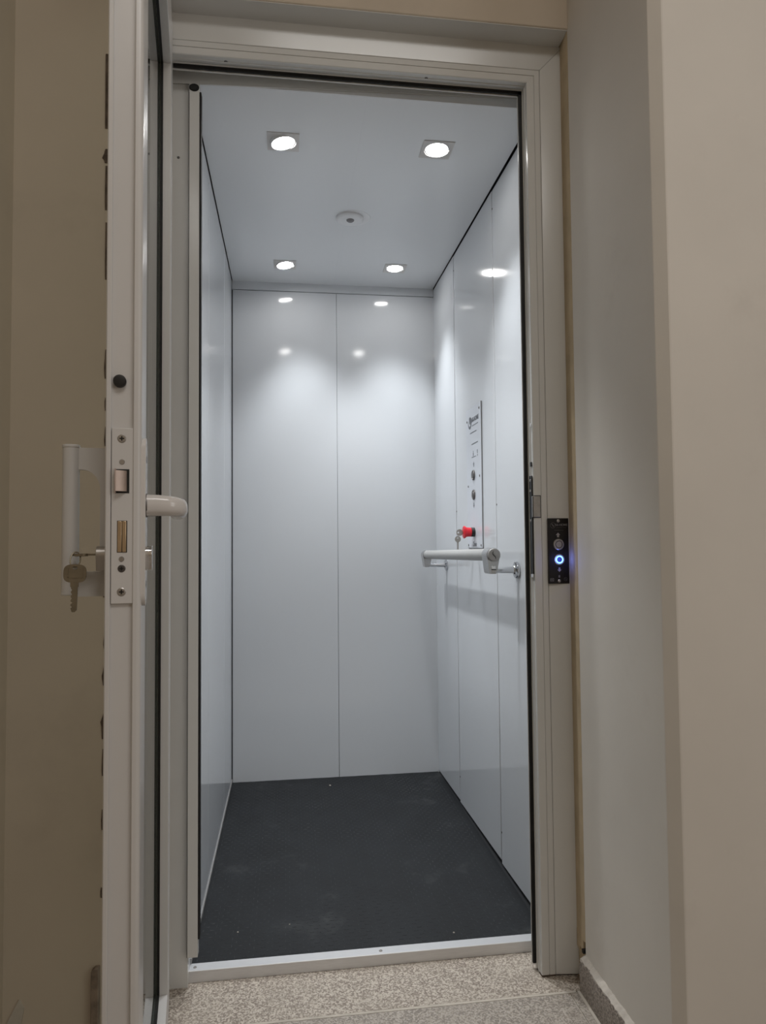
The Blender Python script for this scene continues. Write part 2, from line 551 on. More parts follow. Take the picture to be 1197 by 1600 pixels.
def sweep(profile, side, gap=0.0):
    """profile of (offset outward, depth) swept along one side of the opening with mitred ends"""
    mb = MB()
    if side == 'top':
        rings = [[(FX0 - o + gap, y, FZ + o) for o, y in profile], [(FX1 + o - gap, y, FZ + o) for o, y in profile]]
    elif side == 'east':
        rings = [[(FX1 + o, y, 0.004) for o, y in profile], [(FX1 + o, y, FZ + o - gap) for o, y in profile]]
    else:
        rings = [[(FX0 - o, y, 0.004) for o, y in profile], [(FX0 - o, y, FZ + o - gap) for o, y in profile]]
    mb.loft(rings)
    caps = [f for f in mb.bm.faces if len(f.verts) > 4]
    for f in caps:
        f.normal_update()
    bmesh.ops.triangulate(mb.bm, faces=caps, ngon_method='EAR_CLIP')
    return mb


inner = [(0.0, 1.5340), (-0.0015, 1.5340), (-0.0015, 1.5275), (0.0, 1.5265), (0.0, 1.521), (-0.0010, 1.5200), (-0.0010, 1.5135), (0.0005, 1.5125), (0.0005, 1.5015),
         (0.0020, 1.5000), (0.0165, 1.5000), (0.0170, 1.5018), (0.0180, 1.5018), (0.0185, 1.5000), (0.0308, 1.5000), (0.0311, 1.5030), (0.0311, 1.60)]
outer = [(0.0319, 1.60), (0.0319, 1.5006), (0.0330, 1.4998), (0.0850, 1.4930), (W, 1.4940), (W, 1.60)]
SIDES = {'top': 'header', 'east': 'jamb', 'west': 'jamb'}
for sd, nm in SIDES.items():
    sweep(inner, sd, 0.0001).build(nm, M['frame'], df, smooth=20)
    sweep(outer, sd, 0.0004).build('cover_' + nm, M['frame'], df, smooth=20)
# black seal around the stop, slightly wavy
b = MB()
def wavy(pts, r):
    return b.tube(pts, r, 8)
gx, gz = FX1 - 0.0035, FZ - 0.0040
def seal_run(p0, p1, nrm):
    p0, p1, nrm = Vector(p0), Vector(p1), Vector(nrm)
    n = 60
    rings = []
    for i in range(n + 1):
        p = p0.lerp(p1, i / n)
        w = 0.0009 * (random.random() - .5)
        a, c = nrm * (0.0048), nrm * (-0.0056 + w)
        rings.append([p + a + Vector((0, .004, 0)), p + a, p + c, p + c + Vector((0, .004, 0))])
    b.loft(rings)
seal_run((gx, 1.5290, 0.0135), (gx, 1.5290, gz + 0.0045), (1, 0, 0))
seal_run((FX0 + 0.0035, 1.5290, gz), (gx + 0.0045, 1.5290, gz), (0, 0, 1))
b.build('rubber_seal', M['rubber'], df, smooth=0)
# screw caps under the header
for x in (-0.128, 0.316):
    b = MB(); screw(b, (x, 1.514, FZ + 0.0004), (0, 0, -1), 0.0042)
    b.build('screw', M['darksteel'], df)
# dark gap filler at the foot of the jamb
MB().box((0.5468, 1.5004, -0.002), (0.5780, 1.53, 0.0039)).build('foot_gap', M['chip'], df)

# strike plate on the latch jamb
b = MB()
b.box((FX1 - 0.0030, 1.5035, 0.866), (FX1 - 0.0004, 1.5190, 1.0935))
sp = b.build('strike_plate', M['blackp'], df, bevel=0.0005)
sp['label'] = 'dark steel strike plate'
b = MB()
b.box((FX1 - 0.0028, 1.4970, 1.0005), (0.5610, 1.5000, 1.0475))
b.box((FX1 - 0.0028, 1.4970, 1.0005), (FX1 - 0.0008, 1.5075, 1.0475))
b.build('strike_lip', M['steel'], sp, bevel=0.0006)
b = MB(); b.box((0.5442, 1.4985, 0.9990), (0.5626, 1.4999, 1.0490)); b.build('lip_recess', M['blackp'], sp)
for z in (1.083, 1.060, 0.993):
    b = MB(); screw(b, (FX1 - 0.0030, 1.511, z), (-1, 0, 0), 0.0032); b.build('screw', M['steel'], sp)
b = MB(); b.box((FX1 - 0.0038, 1.503, 0.866), (FX1 - 0.0006, 1.516, 0.874)); b.build('strike_tab', M['chrome'], sp, bevel=0.0005)
b = MB(); b.box((FX1 - 0.0022, 1.505, 1.1150), (FX1 - 0.0006, 1.513, 1.1245)); b.build('jamb_slot', M['blackp'], df)
b = MB(); b.box((FX1 - 0.0022, 1.504, 1.2040), (FX1 - 0.0006, 1.510, 1.2120)); b.build('jamb_plug', M['white'], df, bevel=0.001)

# call plate on the jamb
CY = 1.4965
cp = thing('call_panel', (0.6000, CY, 0.925), 'narrow black call plate with two round buttons, one ringed in blue light, on white jamb', 'call panel')
PX0, PX1, PZ0, PZ1 = 0.5758, 0.6242, 0.8520, 0.9975
MB().box((PX0, CY - 0.0035, PZ0), (PX1, CY + 0.0010, PZ1)).build('plate', M['black'], cp, bevel=0.0008)
FY = CY - 0.0036
def front(x, z):      # text facing the viewer's side of the doorway
    return Matrix.Translation((x, FY, z)) @ Matrix.Rotation(PI / 2, 4, 'X')
for z in (0.9915, 0.8580):
    b = MB(); screw(b, (0.6002, FY, z), (0, -1, 0), 0.0036); b.build('screw', M['steel'], cp)
ZB1, ZB2 = 0.9392, 0.9055
bt = MB().lathe((0.6000, FY, ZB1), (0, -1, 0), [(-.001, .0125), (.0012, .0125), (.0024, .0112), (.0024, .0088), (.0014, .0084), (.0014, .0070), (.0022, .0066), (.0022, 0)], 40).build('button', M['steel'], cp)
MB().lathe((0.6000, FY - .0008, ZB1), (0, -1, 0), [(0, .0083), (.0007, .0083), (.0007, .0071), (0, .0071)], 40).build('dark_ring', M['darksteel'], bt)
bt2 = MB().lathe((0.6008, FY, ZB2), (0, -1, 0), [(-.001, .0125), (.0012, .0125), (.0024, .0112), (.0024, .0088), (.0012, .0086), (.0012, 0)], 40).build('button', M['steel'], cp)
bt2['label'] = 'button with glowing blue ring'
b = MB()
b.tube([(0.6008 + 0.0074 * math.cos(2 * PI * k / 40), FY - .0016, ZB2 + 0.0074 * math.sin(2 * PI * k / 40)) for k in range(40)], 0.00145, 8, closed=True)
b.build('light_ring', M['blue'], bt2)
MB().lathe((0.6008, FY - .0011, ZB2), (0, -1, 0), [(0, .0060), (.0010, .0060), (.0010, 0)], 32).build('button_core', M['bluecore'], bt2)
gl = bpy.data.lights.new('ring_glow', 'POINT')
gl.energy, gl.color, gl.shadow_soft_size = 0.022, (0.12, 0.18, 1.0), 0.005
go = bpy.data.objects.new('ring_glow', gl)
COL.objects.link(go)
go.location = (0.6008, FY - .0130, ZB2)
attach(go, bt2)
def arrow(cx, z0, s, w, h):   # s = +1 up, -1 down
    return [(cx - w, z0), (cx, z0 + s * h), (cx + w, z0), (cx + w * .42, z0), (cx + w * .42, z0 - s * h * .95), (cx - w * .42, z0 - s * h * .95), (cx - w * .42, z0)]
MB().prism(arrow(0.5990, 0.9600, 1, .0052, .0054), FY - .0003, FY + .0003, 'y').build('arrow', M['silverink'], cp, smooth=0)
MB().prism(arrow(0.6008, 0.8830, -1, .0048, .0050), FY - .0003, FY + .0003, 'y').build('arrow', M['silverink'], cp, smooth=0)


def ring_arc(mb, c, r0, r1, a0, a1, to3, n=28, taper=0.0):
    o = []
    i_ = []
    for k in range(n + 1):
        t = k / n
        a = a0 + (a1 - a0) * t
        w = (r1 - r0) * (1 - taper * abs(2 * t - 1) ** 2)
        o.append((c[0] + r1 * math.cos(a), c[1] + r1 * math.sin(a)))
        i_.append((c[0] + (r1 - w) * math.cos(a), c[1] + (r1 - w) * math.sin(a)))
    return o, i_


def strip(mb, o, i_, y0, y1, axis):
    for k in range(len(o) - 1):
        mb.prism([o[k], o[k + 1], i_[k + 1], i_[k]], y0, y1, axis)


b = MB()
o_, i_ = ring_arc(b, (0.5875, 0.9816), .0056, .0062, 0.6, 6.0, None)
strip(b, o_, i_, FY - .0003, FY + .0003, 'y')
b.prism([(.5838, .9848), (.5850, .9857), (.5900, .9806), (.5896, .9780), (.5880, .9786)], FY - .0003, FY + .0003, 'y')
b.build('emblem', M['dimink'], cp, smooth=0)
letters('lettering', 'NI-HOME', 0.0070, front(0.6068, 0.9824), M['midink'], cp, bold=0.00005)
MB().box((0.5950, FY - .0002, 0.9765), (0.6185, FY + .0003, 0.9770)).build('rule', M['dimink'], cp)
MB().box((0.5900, FY - .0002, 0.9705), (0.6120, FY + .0003, 0.9710)).build('rule', M['dimink'], cp)
b = MB()
for z in (0.8662, 0.8682, 0.8702):
    b.box((0.5985, FY - .0003, z - .0005), (0.6020, FY + .0003, z + .0005))
b.build('small_mark', M['silverink'], cp)
b = MB()
for lo, hi in (((.5795, .8576), (.5875, .8582)), ((.5795, .8634), (.5875, .8640)), ((.5795, .8576), (.5801, .8640)), ((.5869, .8576), (.5875, .8640)),
               ((.5813, .8598), (.5857, .8603)), ((.5813, .8613), (.5857, .8618))):
    b.box((lo[0], FY - .0003, lo[1]), (hi[0], FY + .0003, hi[1]))
b.build('boxed_mark', M['silverink'], cp)
b = MB()
o_, i_ = ring_arc(b, (0.6150, 0.8620), .0034, .0040, 0, 2 * PI, None)
strip(b, o_, i_, FY - .0003, FY + .0003, 'y')
b.prism([(.6124, .8642), (.6128, .8646), (.6176, .8598), (.6172, .8594)], FY - .0003, FY + .0003, 'y')
b.build('round_mark', M['dimink'], cp, smooth=0)

# ------------------------------------------------------------------ lift cabin
XL, XR, YB, ZC = -0.2123, 0.6024, 2.7933, 1.9868
Y0 = 1.585
# portal ring at the front of the cabin
pr = setting('trim_3', (0.15, 1.58, 0), 'white portal around the lift cabin mouth, behind the rubber seal', 'portal')
PY = 1.5800
MB().box((-0.2620, PY, 0.0), (-0.2128, PY + 0.02, 2.045)).build('portal_post', M['frame'], pr)
MB().box((XR - 0.0005, PY - .03, 0.0), (0.6220, PY + 0.02, 2.045)).build('portal_post', M['frame'], pr)
MB().prism([(-0.2600, 1.9795), (-0.2078, 1.9806), (XR, 2.0095), (XR, 2.045), (-0.2600, 2.045)], 1.5750, 1.5780, 'y').build('portal_header', M['frame'], pr)
MB().box((-0.2445, 1.5345, FZ - 0.0115), (0.545, 1.5375, FZ + .02)).build('seal_carrier', M['frame'], pr)
MB().box((FX1 - 0.0098, 1.5345, 0.012), (FX1 + 0.02, 1.5375, FZ)).build('seal_carrier', M['frame'], pr)
b = MB(); screw(b, (-0.2375, PY, 1.812), (0, -1, 0), 0.003); b.build('screw', M['darksteel'], pr)

ss = thing('safety_strip', (-0.2, 1.58, 0.07), 'tall grey safety strip with black cap standing inside the lift mouth', 'safety strip')
MB().box((-0.2122, 1.5650, 0.0695), (-0.1905, 1.5860, 1.9560)).build('rail', M['frame'], ss, bevel=0.0008)
MB().box((-0.2134, 1.5668, 0.0695), (-0.2122, 1.5790, 1.9560)).build('edge_joint', M['groove'], ss)
MB().box((-0.1905, 1.5680, 0.105), (-0.1865, 1.5860, 1.9590)).build('rubber_seal', M['rubber'], ss, bevel=0.001)
b = MB()
rg = []
for t, k in ((0, .86), (.0012, .97), (.004, 1), (.02, 1)):
    rg.append([(-0.2018 + .0112 * k * math.cos(2 * PI * i / 28), 1.5640 + t, 1.9670 + .0085 * k * math.sin(2 * PI * i / 28)) for i in range(28)])
b.loft(rg)
b.build('end_cap', M['rubber'], ss)
MB().prism([(-0.2122, 1.9560), (-0.2122, 1.9790), (-0.1905, 1.9780), (-0.1905, 1.9560)], 1.5670, 1.5860, 'y').build('cap_plate', M['frame'], ss)

# threshold
th = thing('threshold', (0.17, 1.6, 0), 'silver aluminium threshold strip across the lift doorway on granite floor', 'threshold')
MB().prism([(1.5945, 0.0), (1.5945, SILL - .0008), (1.5953, SILL), (1.6220, SILL), (1.6220, SILL - .003), (1.598, SILL - .003), (1.598, 0.0)], -0.2165, 0.5900, 'x').build('angle_strip', M['alu'], th, smooth=20)
for x in (-0.2010, 0.2075):
    b = MB(); screw(b, (x, 1.607, SILL), (0, 0, 1), 0.0038, .0018); b.build('screw', M['steel'], th)
MB().box((-0.2165, 1.6005, -0.002), (0.59, 1.61, 0.004)).build('foot_gap', M['chip'], th)

# back wall
bw = setting('wall_back', (0.2, YB, 0), 'glossy pale back wall of the lift cabin in two tall panels', 'wall')
SX = 0.2022
G = 0.0012
MB().box((XL - .03, YB + .012, 0.0), (XR + .03, YB + .03, 2.02)).build('backing', M['dark'], bw)
MB().box((XL + .003, YB, SILL - .004), (SX - G / 2, YB + .013, 1.9520)).build('wall_panel', M['cabin'], bw, bevel=0.0007)
MB().box((SX + G / 2, YB, SILL - .004), (XR + .004, YB + .013, 1.9520)).build('wall_panel', M['cabin'], bw, bevel=0.0007)
MB().box((XL + .0005, YB - .001, 1.9542), (XR - .0005, YB + .013, 1.9895)).build('top_strip', M['cabin'], bw, bevel=0.0005)

# side walls: three panels each
SEAM = (1.9705, 2.4480)
wr2 = setting('wall_cabin_right', (XR, 2.2, 0), 'glossy pale cabin wall carrying the handrail and control panel', 'wall')
MB().box((XR + .012, 1.602, 0.0), (XR + .03, YB + .03, 2.02)).build('backing', M['dark'], wr2)
edges = (1.6015, SEAM[0], SEAM[1], YB + .002)
for k in range(3):
    a, c = edges[k], edges[k + 1]
    za, zb = 0.0285, (0.0400, 0.0390, 0.0360)[k]
    dx = (0.0026, 0.0013, 0.0)[k]
    b = MB().prism([(a + (.0008 if k else 0), zb), (c - .0008, za if k < 2 else .029), (c - .0008, ZC - .0035), (a + (.0008 if k else 0), ZC - .0035)], XR + dx, XR + .013, 'x')
    p = b.build('wall_panel', M['cabin'], wr2, bevel=0.0012)
    if k < 2:
        for z in (1.928, 1.053, 0.117):
            s_ = MB(); screw(s_, (XR + dx, c - .004 if k else c + .006 - .010, z), (-1, 0, 0), 0.0030)
            s_.build('screw', M['darksteel'], p)
wl2 = setting('wall_cabin_left', (XL, 2.2, 0), 'glossy pale cabin wall beside the hinge side of the doorway', 'wall')
MB().box((XL - .03, 1.602, 0.0), (XL - .012, YB + .03, 2.02)).build('backing', M['dark'], wl2)
for k in range(3):
    a, c = edges[k], edges[k + 1]
    MB().box((XL - .013, a + .0008, SILL - .003), (XL, c - .0008, ZC - .0035)).build('wall_panel', M['cabin'], wl2, bevel=0.0012)
    if k < 2:
        s_ = MB(); screw(s_, (XL, c - .004, 1.955), (1, 0, 0), 0.003); s_.build('screw', M['steel'], wl2)
MB().box((XL, 1.62, SILL), (XL + .0025, YB, SILL + .012)).build('foot_strip', M['capgrey'], wl2, bevel=0.0008)

# ceiling of the cabin, two sheets, dark joint round the sides
LIGHTS = ((-0.0060, 1.7905), (0.3975, 1.7790), (-0.0030, 2.6030), (0.4108, 2.5935))
cl = setting('ceiling', (0.2, 2.2, ZC), 'pale satin cabin ceiling with four square downlights', 'ceiling')
MB().box((XL - .03, 1.602, ZC + .06), (XR + .03, YB + .03, ZC + .08)).build('backing', M['dark'], cl)
MB().box((XL - .0122, 1.602, ZC - .004), (XL - .0119, YB, ZC + .06)).build('side_shadow', M['dark'], cl)


def sheet(x0, x1, y0, y1, holes, zlo, zhi):
    """a flat sheet with square cut-outs, as cells of a grid"""
    mb = MB()
    h = 0.0335
    xs_ = sorted({x0, x1, *[v for hx, hy in holes for v in (hx - h, hx + h)]})
    ys_ = sorted({y0, y1, *[v for hx, hy in holes for v in (hy - h, hy + h)]})
    vt = {}
    def V(x, y, z):
        if (x, y, z) not in vt:
            vt[(x, y, z)] = mb.bm.verts.new((x, y, z))
        return vt[(x, y, z)]
    def solid(i, j):
        if not (0 <= i < len(xs_) - 1 and 0 <= j < len(ys_) - 1):
            return False
        cx, cy = (xs_[i] + xs_[i + 1]) / 2, (ys_[j] + ys_[j + 1]) / 2
        return not any(abs(cx - hx) < h and abs(cy - hy) < h for hx, hy in holes)
    for i in range(len(xs_) - 1):
        for j in range(len(ys_) - 1):
            if not solid(i, j):
                continue
            a, c, d, e = xs_[i], xs_[i + 1], ys_[j], ys_[j + 1]
            mb.bm.faces.new((V(a, d, zlo), V(a, e, zlo), V(c, e, zlo), V(c, d, zlo)))
            mb.bm.faces.new((V(a, d, zhi), V(c, d, zhi), V(c, e, zhi), V(a, e, zhi)))
            for (di, dj, p, q) in ((-1, 0, (a, d), (a, e)), (1, 0, (c, e), (c, d)), (0, -1, (c, d), (a, d)), (0, 1, (a, e), (c, e))):
                if not solid(i + di, j + dj):
                    mb.bm.faces.new((V(*p, zlo), V(*p, zhi), V(*q, zhi), V(*q, zlo)))
    return mb


CS = 0.190
sheet(XL + .0022, CS - .00004, 1.584, YB - .0008, (LIGHTS[0], LIGHTS[2]), ZC, ZC + .006).build('ceiling_panel', M['cabceil'], cl, smooth=0)
sheet(CS + .00004, XR - .0022, 1.584, YB - .0008, (LIGHTS[1], LIGHTS[3]), ZC, ZC + .006).build('ceiling_panel', M['cabceil'], cl, smooth=0)
MB().box((XL, 1.5785, ZC - .0010), (XR, 1.5835, ZC + .03)).build('front_edge', M['cabceil'], cl, bevel=0.0008)

# downlights
DL = (('square downlight above the doorway over the hinge side, its lamp tilted in its ring', (-.20, 0.0)),
      ('square downlight above the doorway over the handrail', (0.0, 0.0)),
      ('square downlight by the back wall above the cabin panel next to the hinge side', (-.15, -.06)),
      ('square downlight by the back wall nearer the handrail', (-.02, -.05)))


def downlight(x, y, label, tilt):
    t = thing('downlight', (x, y, ZC), label, 'downlight', 'square downlights in the cabin ceiling')
    h = 0.041
    b = MB()
    n = 48
    def sq(i):
        a = 2 * PI * i / n + PI / 4
        c, s = math.cos(a), math.sin(a)
        k = h / max(abs(c), abs(s))
        return c * k, s * k
    lo = [sq(i) for i in range(n)]
    ci = [(math.cos(2 * PI * i / n + PI / 4), math.sin(2 * PI * i / n + PI / 4)) for i in range(n)]
    b.loft([[(x + p[0], y + p[1], ZC) for p in lo], [(x + p[0], y + p[1], ZC - .0018) for p in lo],
            [(x + p[0] * .033, y + p[1] * .033, ZC - .0022) for p in ci], [(x + p[0] * .0325, y + p[1] * .0325, ZC + .006) for p in ci]], cap=False)
    b.build('trim_plate', M['trim'], t, smooth=40)
    R_ = Matrix.Translation((x, y, ZC - .024 * abs(tilt[0]))) @ Matrix.Rotation(tilt[0], 4, 'Y') @ Matrix.Rotation(tilt[1], 4, 'X')
    MB(R_).lathe((0, 0, .008), (0, 0, -1), [(0, .0322), (.0085, .0318), (.0085, .0298), (.004, .0288), (.004, .0322)], 36).build('lamp_ring', M['white'], t)
    MB(R_).lathe((0, 0, .005), (0, 0, -1), [(0, .0288), (.0025, .0286), (.0048, .020), (.0055, 0)], 32).build('lamp', M['led'], t)
    MB().lathe((x, y, ZC + .012), (0, 0, 1), [(0, .0335), (.045, .030), (.045, 0)], 24).build('can', M['dark'], t)
    d = bpy.data.lights.new('lamp_beam', 'SPOT')
    d.energy, d.spot_size, d.spot_blend, d.shadow_soft_size, d.color = DOWNLIGHT_W, math.radians(82), 1.0, 0.028, (0.945, 0.977, 1.0)
    o = bpy.data.objects.new('lamp_beam', d)
    COL.objects.link(o)
    o.location = R_ @ Vector((0, 0, -.012))
    o.rotation_euler = (tilt[1], tilt[0], 0)
    attach(o, t)
    return t


for (x, y), (lb, ti) in zip(LIGHTS, DL):
    downlight(x, y, lb, ti)

# motion sensor
sx, sy = 0.2035, 2.196
ms = thing('motion_sensor', (sx, sy, ZC), 'round white motion sensor on cabin ceiling between the downlights', 'sensor')
MB().lathe((sx + .012, sy, ZC), (0, 0, -1), [(0, .054), (.0010, .053), (.0010, 0)], 48).build('mounting_ring', M['white'], ms)
MB().lathe((sx, sy, ZC), (0, 0, -1), [(0.0005, .0435), (.0055, .0440), (.0085, .041), (.0100, .036), (.0110, .016), (.0115, 0)], 48).build('housing', M['white'], ms)
MB().lathe((sx + .001, sy - .006, ZC - .010), (0, 0, -1), [(0, .0128), (.003, .0120), (.0060, .008), (.0070, 0)], 28).build('lens', M['lens'], ms)

# cabin floor and rubber mat
struct(MB().box((XL - .012, 1.600, 0.0), (XR + .012, YB + .012, SILL - .0045)).build('floor_cabin', M['dark']), 'dark platform floor of the lift under its mat', 'floor')
mt = thing('rubber_mat', (0.2, 2.2, SILL), 'black chequered rubber mat with dusty patches covering the lift floor', 'mat')
b = MB()
ny = 60
f0 = [(XL + .0026, 1.6222), (0.5985, 1.6222)]
back = [(0.5985 - (0.5985 - XL - .003) * i / ny, YB - .0015 + .0011 * math.sin(i * .9) * random.random()) for i in range(ny + 1)]
b.prism(f0 + back, SILL - .0045, SILL - .0008, 'z')
b.build('mat_sheet', M['mat'], mt, smooth=0)
b = MB()
px, py = 0.0205, 0.0150
i = 0
yy = 1.632
row = 0
while yy < YB - .012:
    xx = XL + .012 + (px / 2 if row % 2 else 0)
    k = 0
    while xx < 0.5985 - .01:
        a = 0.0 if (row + k) % 2 else PI / 2
        a += 0.06 * (random.random() - .5)
        L_, w_ = 0.0070, 0.0019
        ca, sa = math.cos(a), math.sin(a)
        lowp = [(-L_, 0), (0, -w_), (L_, 0), (0, w_)]
        v0 = [b.bm.verts.new((xx + p[0] * ca - p[1] * sa, yy + p[0] * sa + p[1] * ca, SILL - .0010)) for p in lowp]
        v1 = [b.bm.verts.new((xx + (p[0] * ca - p[1] * sa) * .6, yy + (p[0] * sa + p[1] * ca) * .6, SILL - .0001)) for p in lowp]
        b.bm.faces.new(v1)
        for q in range(4):
            b.bm.faces.new((v0[q], v0[(q + 1) % 4], v1[(q + 1) % 4], v1[q]))
        xx += px
        k += 1
    yy += py
    row += 1
tr = b.build('tread', M['tread'], mt, smooth=0)
tr['kind'] = 'stuff'
for (x, y, r_, where) in ((-0.118, 1.735, .0022, 'nearest the safety strip'), (0.004, 1.750, .0018, 'in the middle of the front half'), (0.388, 1.655, .0024, 'close to the threshold by the handrail side'), (0.16, 2.70, .004, 'by the foot of the back wall')):
    tag(MB().lathe((x, y, SILL - .0008), (0, 0, 1), [(0, r_), (r_ * .5, r_ * .8), (r_ * .8, r_ * .2)], 6).build('plaster_crumb', M['grout']),
        'tiny white crumb on the black mat, ' + where, 'crumb', 'white crumbs on the mat')

# ------------------------------------------------------------------ control panel
PXF = XR - 0.0030
PY0, PY1, PZ0_, PZ1_ = 2.1060, 2.2790, 0.9250, 1.3840
ct = thing('control_panel', (XR, 2.19, 0.92), 'tall pale control plate with two dark buttons and red mushroom stop on the cabin wall', 'control panel')
MB().box((PXF, PY0, PZ0_), (XR + .002, PY1, PZ1_)).build('plate', M['plate'], ct, bevel=0.0008)
MB().box((XR - .0010, PY0 - .0008, PZ0_ - .0008), (XR + .0022, PY1 + .0008, PZ1_ + .0008)).build('gasket', M['groove'], ct)
for y, z in ((2.269, 1.3440), (2.121, 1.3660), (2.262, 1.1280), (2.124, 1.1520), (2.268, .9335), (2.117, .9340)):
    s_ = MB(); screw(s_, (PXF, y, z), (-1, 0, 0), 0.0040); s_.build('screw', M['darksteel'], ct)
for z in (1.1600, 1.0965):
    q = MB().lathe((PXF, 2.194, z), (-1, 0, 0), [(-.001, .0165), (.0025, .0165), (.004, .0150), (.004, .0125), (.0028, .0120), (.0028, 0)], 36).build('button', M['darksteel'], ct)
    MB().lathe((PXF - .0026, 2.194, z), (-1, 0, 0), [(0, .0105), (.0018, .0098), (.0018, 0)], 28).build('button_face', M['darksteel'], q)


def side(y, z):      # text on a wall that faces -X, reading along -Y
    return Matrix.Translation((PXF - .0002, y, z)) @ Matrix.Rotation(-PI / 2, 4, 'Z') @ Matrix.Rotation(PI / 2, 4, 'X')


def onwall(polys, name, m):
    b = MB()
    for poly in polys:
        b.prism(poly, PXF - .0004, PXF + .0003, 'x')
    return b.build(name, m, ct, smooth=0)


onwall([arrow(2.1915, 1.1950, 1, .0085, .0085)], 'arrow', M['ink'])
onwall([arrow(2.1960, 1.0630, -1, .0085, .0085)], 'arrow', M['ink'])
b = MB()
o_, i_ = ring_arc(b, (2.2330, 1.3350), .0110, .0205, PI * .62, PI * 2.15, None, taper=0.9)
o2 = [(2.2330 - (p[0] - 2.2330) if False else p[0], p[1]) for p in o_]
strip(b, o_, i_, PXF - .0004, PXF + .0003, 'x')
b.prism([(2.2420, 1.3520), (2.2250, 1.3550), (2.2160, 1.3440), (2.2270, 1.3290), (2.2380, 1.3340)], PXF - .0004, PXF + .0003, 'x')
b.build('emblem', M['ink'], ct, smooth=0)
letters('lettering', 'NI-HOME', 0.0200, side(2.1690, 1.3400), M['ink'], ct, bold=0.0007)
onwall([[(2.207, 1.3205), (2.135, 1.3205), (2.135, 1.3232), (2.207, 1.3232)]], 'rule', M['ink'])
onwall([[(2.232, 1.2985), (2.155, 1.2985), (2.155, 1.3015), (2.232, 1.3015)]], 'rule', M['ink'])
onwall([[(2.215, 1.2605), (2.140, 1.2605), (2.140, 1.2635), (2.215, 1.2635)]], 'rule', M['ink'])
onwall([[(2.214, 1.1960 + .022), (2.165, 1.1960 + .022), (2.165, 1.2205), (2.214, 1.2205)]], 'rule', M['ink'])
onwall([[(2.199, 1.2232), (2.191, 1.2232), (2.191, 1.2330), (2.199, 1.2330)], [(2.1965, 1.2345), (2.1935, 1.2345), (2.1935, 1.2390), (2.1965, 1.2390)]], 'person_mark', M['ink'])
onwall([[(2.149, 1.2260), (2.143, 1.2260), (2.143, 1.2380), (2.149, 1.2380)], [(2.149, 1.2180), (2.143, 1.2180), (2.143, 1.2225), (2.149, 1.2225)]], 'alarm_mark', M['ink'])
letters('lettering', 'Zeno', 0.021, side(2.1930, 0.9370), M['ink'], ct, font_shear=0.3, bold=0.0004)
# emergency stop
EY, EZ = 2.1960, 0.9760
es = MB().lathe((PXF, EY, EZ), (-1, 0, 0), [(-.001, .0150), (.0105, .0150), (.0115, .0140), (.0115, 0)], 36).build('stop_base', M['blackp'], ct)
MB().lathe((PXF - .0110, EY, EZ), (-1, 0, 0), [(0, .0138), (.002, .0148), (.010, .0150), (.0160, .0160), (.0205, .0200), (.0235, .0205), (.0250, .0190), (.0262, .012), (.0262, 0)], 40).build('mushroom_head', M['red'], es)


def make_key(name, label, T, m, bow_r, blade, group=None, square=False, cat='key'):
    """flat key in its own frame: bow at the origin, blade along -z, thickness along y, as one thing"""
    t = thing(name, (0, 0, 0), label, cat, group)
    t.matrix_world = T
    loc, rot, sca = T.decompose()
    t.location, t.rotation_euler = loc, rot.to_euler()
    th_ = 0.0011
    b = MB()
    n = 36
    def outl(i):
        a = 2 * PI * i / n
        c, s = math.cos(a), math.sin(a)
        if square:
            e = 3.2
            k = (abs(c) ** e + abs(s) ** e) ** (-1 / e)
            return c * k * bow_r, s * k * bow_r * .86
        return c * bow_r, s * bow_r
    if square:
        hole = [(math.cos(2 * PI * i / n) * bow_r * .22, math.sin(2 * PI * i / n) * bow_r * .16 + bow_r * .52) for i in range(n)]
    else:
        hole = [(math.cos(2 * PI * i / n) * bow_r * .26, math.sin(2 * PI * i / n) * bow_r * .26 + bow_r * .42) for i in range(n)]
    ou = [outl(i) for i in range(n)]
    R = [[b.bm.verts.new((p[0], y, p[1])) for p in poly] for y, poly in ((-th_, ou), (th_, ou), (th_, hole), (-th_, hole))]
    for a_, c_ in ((0, 1), (1, 2), (2, 3), (3, 0)):
        for i in range(n):
            b.bm.faces.new((R[a_][i], R[a_][(i + 1) % n], R[c_][(i + 1) % n], R[c_][i]))
    if square:
        # raised rim strokes on the bow
        for lo, hi in (((-.62, -.42), (.62, -.30)), ((-.72, -.05), (-.60, .55)), ((.60, -.42), (.72, .55)), ((-.62, -.72), (-.5, -.30))):
            b.box((lo[0] * bow_r, -th_ - .0005, lo[1] * bow_r), (hi[0] * bow_r, -th_ + .0002, hi[1] * bow_r))
    b.build('bow', m, t, local=True, smooth=30)
    L_, w_ = blade
    z0 = -bow_r * .78
    pts = [(-w_ * 1.25, z0), (-w_ * 1.25, z0 - L_ * .16), (-w_, z0 - L_ * .18)]
    cuts = 5
    for i in range(cuts):
        f = (i + .5) / cuts
        z_ = z0 - L_ * (.2 + .7 * f)
        pts += [(-w_ * .95, z_ + L_ * .045), (-w_ * (.35 + .3 * random.random()), z_), (-w_ * .9, z_ - L_ * .045)]
    pts += [(-w_ * .5, z0 - L_), (w_ * .4, z0 - L_), (w_, z0 - L_ * .93), (w_, z0 - L_ * .18), (w_ * 1.2, z0 - L_ * .16), (w_ * 1.2, z0)]
    b = MB()
    b.prism(pts, -th_ * .85, th_ * .85, 'y')
    b.build('blade', m, t, local=True, smooth=0)
    return t


